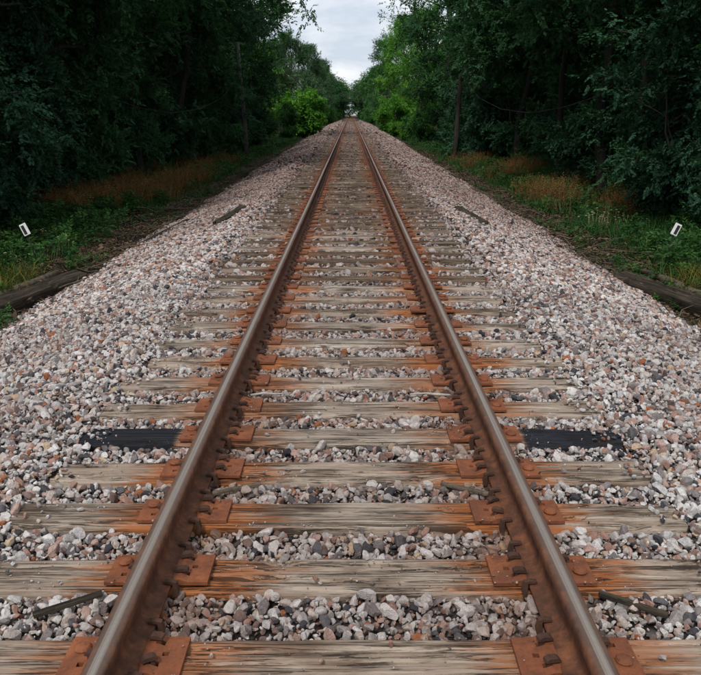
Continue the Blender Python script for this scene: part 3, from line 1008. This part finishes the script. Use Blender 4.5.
# two trees whose crowns meet over the rails at the far end
for s in (-1, 1):
    for j, (Y, xx) in enumerate(((226, 8.2), (242, 7.2), (258, 6.2), (274, 5.6), (290, 5.0), (308, 5.4))):
        plant('arching_tree', ARCH, s * xx, Y, 'leaf_olive' if j % 2 else 'leaf_mid', 'far tree arching over the rails from the %s, %s in line' % (side[s], ORD[j]), 'tree', 'trees arching over the far rails', sc=.92 + .03 * (j % 3), sz=.76)
# second row behind them and the far closing avenue
for s in (-1, 1):
    y = 66
    while y < 165:
        plant('broadleaf_tree', TREES[rt.randrange(5)], s * rt.uniform(12.5, 15), y, 'leaf_mid' if y > 80 else 'leaf_deep',
              'green tree filling in behind the mid-distance trees on the %s' % side[s], 'tree', 'trees behind the %s mid-distance row' % side[s], sc=rt.uniform(.72, .86))
        y += rt.uniform(6, 9)
    y = 165; k = 0
    while y < 330:
        plant('broadleaf_tree', TREES[rt.choice([1, 3, 4])], s * rt.uniform(6.6, 7.6), y, ['leaf_olive', 'leaf_mid', 'leaf_deep'][rt.randrange(3)],
              'far avenue tree on the %s, %s in the line going away' % (side[s], ORD[k]), 'tree', 'far avenue trees on the %s' % side[s], sc=rt.uniform(.74, .90))
        plant('shrub', SHRUBS[rt.randrange(3)], s * (rt.uniform(4.2, 4.8) if y < 225 else rt.uniform(3.3, 3.7)), y + 4, 'leaf_mid',
              'low bush under the far %s avenue trees, %s in the line going away' % (side[s], ORD[k]), 'bush', 'far avenue bushes on the %s' % side[s], sc=rt.uniform(.7, .95))
        y += rt.uniform(8, 13); k += 1

# the depth of the wood, which reads as one dark mass
rw = np.random.default_rng(5)
def clump_mesh(seed):
    r = np.random.default_rng(seed)
    P = r.normal(size=(46, 3)) * np.array([.8, .8, .55]); D = P + r.normal(size=P.shape) * .6 + np.array([0, 0, -.2])
    return spray_mesh('leaf_clump', P, D, .62, r, 9, .46, .32)
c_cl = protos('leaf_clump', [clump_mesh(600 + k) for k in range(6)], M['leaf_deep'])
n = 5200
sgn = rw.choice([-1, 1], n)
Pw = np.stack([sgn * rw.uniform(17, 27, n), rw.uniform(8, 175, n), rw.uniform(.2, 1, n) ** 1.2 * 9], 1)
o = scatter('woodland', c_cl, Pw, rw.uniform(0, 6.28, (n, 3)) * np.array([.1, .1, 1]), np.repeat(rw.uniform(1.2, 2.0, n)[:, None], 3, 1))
tag(o, 'dark mass of the wood behind the trees on both sides', 'woodland')

# ------------------------------------------------------------------ grasses and weeds
def blades(seed, n, h, wd, spread, bend, heads=False):
    r = np.random.default_rng(seed)
    V, F, T = [], [], []
    for k in range(n):
        a = r.uniform(0, 6.28); b = np.array([r.normal() * spread, r.normal() * spread, -.02])
        hh = h * r.uniform(.55, 1.1); d = np.array([math.cos(a), math.sin(a), 0]); s = np.array([-d[1], d[0], 0]) * wd * r.uniform(.7, 1.2)
        bd = bend * r.uniform(.3, 1.3) * hh
        p = [b, b + d * bd * .25 + np.array([0, 0, hh * .5]), b + d * bd + np.array([0, 0, hh * (.95 if bd < hh * .6 else .75)])]
        i = len(V); t = r.random()
        V += [p[0] - s, p[0] + s, p[1] + s * .8, p[1] - s * .8, p[2] + s * .12, p[2] - s * .12]
        F += [(i, i + 1, i + 2, i + 3), (i + 3, i + 2, i + 4, i + 5)]; T += [t] * 6
        if heads:
            for q in range(5):
                c = p[2] + np.array([r.normal() * .02, r.normal() * .02, -q * .03]); i = len(V)
                e = np.array([math.cos(q * 2.4), math.sin(q * 2.4), .5]) * .045
                V += [c, c + e * .5 + s * 1.6, c + e, c + e * .5 - s * 1.6]; F += [(i, i + 1, i + 2, i + 3)]; T += [min(1, t + .3)] * 4
    return qmesh('tuft', V, F, False, T)
def strew(name, coll, n, xr, yr, smin, smax, seed, label, cat, dens=None, zoff=0.0):
    r = np.random.default_rng(seed)
    X = r.choice([-1, 1], n) * r.uniform(xr[0], xr[1], n); Y = yr[0] + (yr[1] - yr[0]) * r.uniform(0, 1, n) ** 1.5
    if dens is not None:
        k = r.random(n) < dens(np.abs(X), Y, np.sign(X)); X, Y = X[k], Y[k]
    Z = np.maximum(ground_z(X, Y), np.where(np.abs(X) < 4.4, bed_z(X, Y) - .02, -9)) + zoff
    m = len(X)
    rot = np.stack([r.normal(size=m) * .12, r.normal(size=m) * .12, r.uniform(0, 6.28, m)], 1)
    o = scatter(name, coll, np.stack([X, Y, Z], 1), rot, np.repeat(r.uniform(smin, smax, m)[:, None], 3, 1))
    return tag(o, label, cat)
c_gr = protos('grass_tuft', [blades(700 + k, 16, .42, .009, .10, .7) for k in range(5)], M['grass'])
c_dry = protos('dry_tuft', [blades(720 + k, 18, .75, .006, .13, .45, True) for k in range(5)], M['grass_dry'])
c_ol = protos('olive_tuft', [blades(740 + k, 22, .45, .008, .10, .9) for k in range(4)], M['grass_olive'])
patch = lambda x, y, s: np.clip((NZ.fbm(x * .8 + s * 31, y * .45 + 11, 3) - .36) * 6, 0, 1)
strew('grass', c_gr, 13000, (4.7, 8.8), (9, 95), .4, .95, 1, 'green grass growing along the foot of both banks', 'grass',
      lambda x, y, s: np.clip((x - 4.75) * 1.2, 0, 1) * patch(x, y, s) * np.where((y > 23) & (y < 39) & (x > 5.6), .4, 1))
strew('dry_grass', c_dry, 5200, (5.1, 8.6), (20, 43), .25, 1.05, 2, 'rusty brown dry grass standing below the wood on both sides', 'dry grass',
      lambda x, y, s: np.clip((x - 4.9) * 1.1, 0, 1) * np.clip((NZ.fbm(x * 1.1 + s * 7, y * .6, 3) - .50) * 9, .0, 1))
strew('olive_grass', c_ol, 420, (4.75, 6.0), (8, 13), .5, 1.0, 3, 'yellowish olive grass beside the discarded ties', 'grass', lambda x, y, s: np.clip((x - 4.6) * 1.5, 0, 1))
# leafy weeds and small pale flowers
def weed(seed):
    r = np.random.default_rng(seed)
    n = 26
    P = np.stack([r.normal(size=n) * .12, r.normal(size=n) * .12, r.uniform(.02, .42, n)], 1)
    D = np.stack([r.normal(size=n), r.normal(size=n), r.uniform(-.1, .8, n)], 1)
    return spray_mesh('weed', P, D, .17, r, 7, .5, .24)
c_wd = protos('weed', [weed(800 + k) for k in range(5)], M['grass'])
strew('weeds', c_wd, 3000, (5.0, 8.0), (9, 75), .5, 1.1, 4, 'low leafy green weeds growing among the grass', 'weeds', lambda x, y, s: np.clip((x - 4.9) * 1.0, 0, 1) * np.clip(patch(x + 5, y, s) + .2, 0, 1))
def flowers(seed):
    r = np.random.default_rng(seed)
    V, F = [], []
    for k in range(7):
        c = np.array([r.normal() * .15, r.normal() * .15, r.uniform(.34, .52)])
        for q in range(6):
            a = q * math.pi / 3; i = len(V); d = np.array([math.cos(a), math.sin(a), .25]) * .03; s = np.array([-math.sin(a), math.cos(a), 0]) * .012
            V += [c, c + d * .6 + s, c + d, c + d * .6 - s]; F += [(i, i + 1, i + 2, i + 3)]
        i = len(V); V += [c - (.002, 0, 0), c + (.002, 0, 0), (c[0] * .8 + .002, c[1] * .8, -.02), (c[0] * .8 - .002, c[1] * .8, -.02)]; F += [(i, i + 1, i + 2, i + 3)]
    return qmesh('flower', V, F)
c_fl = protos('flower', [flowers(830 + k) for k in range(4)], M['petal'])
strew('wildflowers', c_fl, 70, (5.1, 7.0), (13, 27), .6, .95, 5, 'tiny pale yellow wildflowers in the green grass', 'flowers', lambda x, y, s: patch(x + 2, y, s))
# twigs and litter at the toe of the ballast
def twig(seed):
    r = np.random.default_rng(seed)
    p = [np.array([-.5, 0, 0])]
    for k in range(5): p.append(p[-1] + np.array([.2, r.normal() * .035, r.normal() * .025]))
    V, F = [], []
    tube(V, F, p, [.012, .011, .010, .008, .006, .003], 5)
    a = p[2]; tube(V, F, [a, a + np.array([.15, .1, .03]), a + np.array([.27, .2, .03])], [.007, .005, .002], 4)
    return qmesh('twig', V, F, True)
c_tw = protos('twig', [twig(850 + k) for k in range(5)], M['twig'])
r = np.random.default_rng(66)
n = 1300
X = r.choice([-1, 1], n) * np.clip(4.5 + r.normal(size=n) * .42, 3.9, 6.5); Y = r.uniform(8, 45, n)
Z = np.maximum(ground_z(X, Y), bed_z(X, Y)) + .02
Z = np.where(np.abs(X) > 4.4, ground_z(X, Y) + .02, Z)
o = scatter('twig_litter', c_tw, np.stack([X, Y, Z], 1), np.stack([r.normal(size=n) * .1, r.normal(size=n) * .12, r.normal(size=n) * .6 + 1.57], 1), np.repeat(r.uniform(.3, 1.3, n)[:, None], 3, 1))
tag(o, 'fallen twigs littering the dark toe of the ballast', 'twigs')

def dead_leaves(seed):
    r = np.random.default_rng(seed)
    V, F, T = [], [], []
    for k in range(26):
        c = np.array([r.normal() * .16, r.normal() * .16, r.uniform(.0, .03)]); a = r.uniform(0, 6.28); l = r.uniform(.03, .075)
        d = np.array([math.cos(a), math.sin(a), r.normal() * .3]) * l; e = np.array([-math.sin(a), math.cos(a), r.normal() * .4]) * l * .33; i = len(V)
        V += [c, c + d * .5 + e, c + d, c + d * .5 - e]; F += [(i, i + 1, i + 2, i + 3)]; T += [r.random()] * 4
    return qmesh('dead_leaves', V, F, False, T)
M['dead_leaf'] = m_leaf('dead_leaf', (.03, .02, .012), (.08, .05, .028), (.17, .12, .07), .1)
c_dl = protos('dead_leaf', [dead_leaves(870 + k) for k in range(5)], M['dead_leaf'])
strew('leaf_litter', c_dl, 3400, (4.0, 6.6), (8, 60), .7, 1.5, 12, 'brown leaf litter strewn along the toe of the ballast', 'leaf litter', lambda x, y, s: np.clip((x - 3.9) * 2, .15, 1) * np.clip((6.8 - x), .2, 1), .015)
# a few weeds that creep to the stones
strew('creeping_weeds', c_wd, 500, (4.2, 5.2), (9, 70), .25, .6, 14, 'small green weeds creeping up to the edge of the ballast', 'weeds', lambda x, y, s: patch(x + 9, y, s))

# ------------------------------------------------------------------ discarded timber, sticks, signs, poles
def timber(seed, L, W, H):
    me = tie_mesh(seed, 60, 12, 2, 1.6)
    co = np.zeros(len(me.vertices) * 3, np.float32); me.vertices.foreach_get('co', co); co = co.reshape(-1, 3)
    co *= np.array([L / (2 * TIE_HALF), W / TIE_W, H / TIE_T])
    me.vertices.foreach_set('co', co.ravel()); me.update()
    return me
def lay(name, me, m, a, b, label, cat, roll=0):
    a, b = Vector(a), Vector(b)
    d = (b - a)
    q = d.to_track_quat('X', 'Z') @ Matrix.Rotation(roll, 3, 'X').to_quaternion()
    o = obj(name, me, m, None, (a + b) / 2)
    o.rotation_mode = 'QUATERNION'; o.rotation_quaternion = q
    return tag(o, label, cat)
def top_z(x, y):
    g = float(ground_z(np.array(x), np.array(y))); b = float(bed_z(np.array(x), np.array(y)))
    return max(g, b)
for s in (-1, 1):
    sd_ = side[s]
    a = (s * 4.12, 11.9); b = (s * 4.72, 9.3)
    lay('discarded_tie', timber(61 + s, 2.7, .25, .21), M['tie_old'], a + (top_z(*a) - .02,), b + (top_z(*b) + .02,),
        'dark rotten discarded tie lying at the %s edge of the ballast' % sd_, 'timber', roll=s * .25)
    a = (s * 4.62, 12.4); b = (s * 5.1, 9.9)
    lay('fallen_log', tube_mesh('fallen_log', [(-1.3, 0, .05), (-.6, .04, .06), (.1, -.02, .05), (.7, .03, .07), (1.3, 0, .06)], [.05, .06, .065, .06, .05]), M['twig'],
        a + (top_z(*a) + .02,), b + (top_z(*b) + .02,), 'thin grey fallen log behind the discarded tie on the %s' % sd_, 'log')
    a = (s * 2.05, 15.3); b = (s * 2.30, 13.7)
    lay('wood_offcut', timber(71 + s, 1.65, .13, .10), M['tie_old'], a + (top_z(*a) - .01,), b + (top_z(*b) - .01,),
        'dark timber offcut lying on the ballast slope on the %s' % sd_, 'timber', roll=s * .15)
    a = (s * 3.55, 17.5); b = (s * 3.85, 14.6)
    lay('wood_offcut', timber(81 + s, 2.9, .09, .07), M['tie_old'], a + (top_z(*a) - .01,), b + (top_z(*b) - .01,),
        'long thin dark plank at the toe of the %s ballast slope' % sd_, 'timber')
    lay('wood_splinter', timber(91 + s, .25, .024, .018), M['tie_old'], (s * .95, 2.655, -.004), (s * 1.15, 2.535, -.012),
        'dark wood splinter on the stones outside the %s rail' % sd_, 'stick')
    lay('wood_splinter', timber(95 + s, .24, .022, .015), M['twig'], (s * .44, 3.60, -.006), (s * .67, 3.50, -.014),
        'brown wood splinter on the stones inside the %s rail' % sd_, 'stick')
    lay('bleached_twig', tube_mesh('bleached_twig', [(-.13, 0, 0), (-.05, .012, .006), (.03, -.006, .004), (.13, .01, 0)], [.008, .009, .008, .004], 6), M['twig_pale'],
        (s * .63, 4.86, .006), (s * .40, 4.90, .0), 'bleached white twig on the stones inside the %s rail' % sd_, 'stick')
    # small marker sign leaning on its stake
    c = pix(350.5 + s * 325.5, 228, 13.2)
    gz = float(ground_z(np.array(c.x), np.array(c.y)))
    root = tag(empty('marker_sign', (c.x - s * .18, c.y, gz)), 'small white rectangular marker sign with dark middle, on leaning stake, %s' % sd_, 'sign')
    hgt = c.z - gz
    tl = Vector((s * .18, 0, hgt)).normalized()
    st = obj('stake', tube_mesh('stake', [(0, 0, -.1), tl * hgt * .5, tl * (hgt + .12)], [.012, .012, .012], 8), M['bark_dark'], root)
    bm = bmesh.new(); bm_box(bm, -.056, .056, -.006, .006, -.10, .10)
    bmesh.ops.bevel(bm, geom=bm.edges[:], offset=.003, segments=1, affect='EDGES')
    pl = obj('sign_plate', bmesh_to('sign_plate', bm), M['white_paint'], root, tl * hgt + Vector((0, -.027, 0)), (R(-6), s * R(24), s * R(-8)))
    bm = bmesh.new(); bm_box(bm, -.024, .024, -.003, .003, -.078, .074)
    obj('dark_panel', bmesh_to('dark_panel', bm), M['black_paint'], pl, (s * .012, -.0095, 0))
    # old line pole
    base = pix(350.5 + s * 103.5, 160, 43.5); top = pix(350.5 + s * (113.5 if s < 0 else 110.5), 42 if s < 0 else 74, 43.5)
    gz = float(ground_z(np.array(base.x), np.array(base.y)))
    root = tag(empty('line_pole', (base.x, base.y, gz)), 'slim grey wooden line pole leaning before the %s wood' % sd_, 'pole')
    t = top - Vector((base.x, base.y, gz))
    obj('shaft', tube_mesh('shaft', [(0, 0, -.2), t * .33 + Vector((.02, 0, 0)), t * .66, t], [.15, .135, .12, .105], 10), M['bark_grey' if s < 0 else 'bark'], root)
    pc = t * (.69 if s < 0 else .95)
    bm = bmesh.new(); bm_box(bm, -.07, .07, -.2, .2, -.05, .05)
    obj('bracket', bmesh_to('bracket', bm), M['rust_dark'], root, pc)
    # slack cable from the pole into the wood
    pts2 = [(237, 78, 43.5), (222, 98, 40), (200, 109, 36), (172, 113, 32), (140, 108, 28), (105, 97, 24.5), (72, 74, 21.5), (50, 44, 19.5), (34, 12, 18)]
    pts = [pix(350.5 + s * (350.5 - px), py, Y) for px, py, Y in pts2]
    me = tube_mesh('slack_cable', pts, [.012] * len(pts), 6)
    tag(obj('slack_cable', me, M['cable']), 'slack cable sagging from the %s line pole into the wood' % sd_, 'cable')

# ------------------------------------------------------------------ far end of the line
tag(obj('crossing_road', bmesh_to('crossing_road', (lambda b: (bm_box(b, -40, 40, 432, 440, -1.2, .02), b)[1])(bmesh.new())), M['road']), kind='structure')
hs = tag(empty('far_house', (2.6, 452, 0)), 'tiny pale gabled house at the far end of the track', 'house')
bm = bmesh.new(); bm_box(bm, -3.2, 3.2, 0, 8, -.8, 2.0)
g = [bm.verts.new(p) for p in ((-3.2, 0, 2.0), (3.2, 0, 2.0), (0, 0, 3.9), (-3.2, 8, 2.0), (3.2, 8, 2.0), (0, 8, 3.9))]
bm.faces.new([g[0], g[1], g[2]]); bm.faces.new([g[5], g[4], g[3]])
obj('wall', bmesh_to('wall', bm), M['pale_wall'], hs)
for s in (-1, 1):
    bm = bmesh.new()
    vs = [bm.verts.new(p) for p in ((s * 3.6, -.4, 1.8), (0, -.4, 4.02), (0, 8.4, 4.02), (s * 3.6, 8.4, 1.8), (s * 3.6, -.4, 1.95), (0, -.4, 4.18), (0, 8.4, 4.18), (s * 3.6, 8.4, 1.95))]
    for f in ((0, 1, 2, 3), (4, 5, 6, 7), (0, 1, 5, 4), (2, 3, 7, 6), (0, 3, 7, 4)): bm.faces.new([vs[i] for i in f])
    bmesh.ops.recalc_face_normals(bm, faces=bm.faces)
    obj('roof', bmesh_to('roof', bm), M['grey_roof'], hs)
for x in (-1.6, 1.6):
    bm = bmesh.new(); bm_box(bm, x - .5, x + .5, -.03, .05, .4, 1.5)
    obj('window', bmesh_to('window', bm), M['window'], hs)
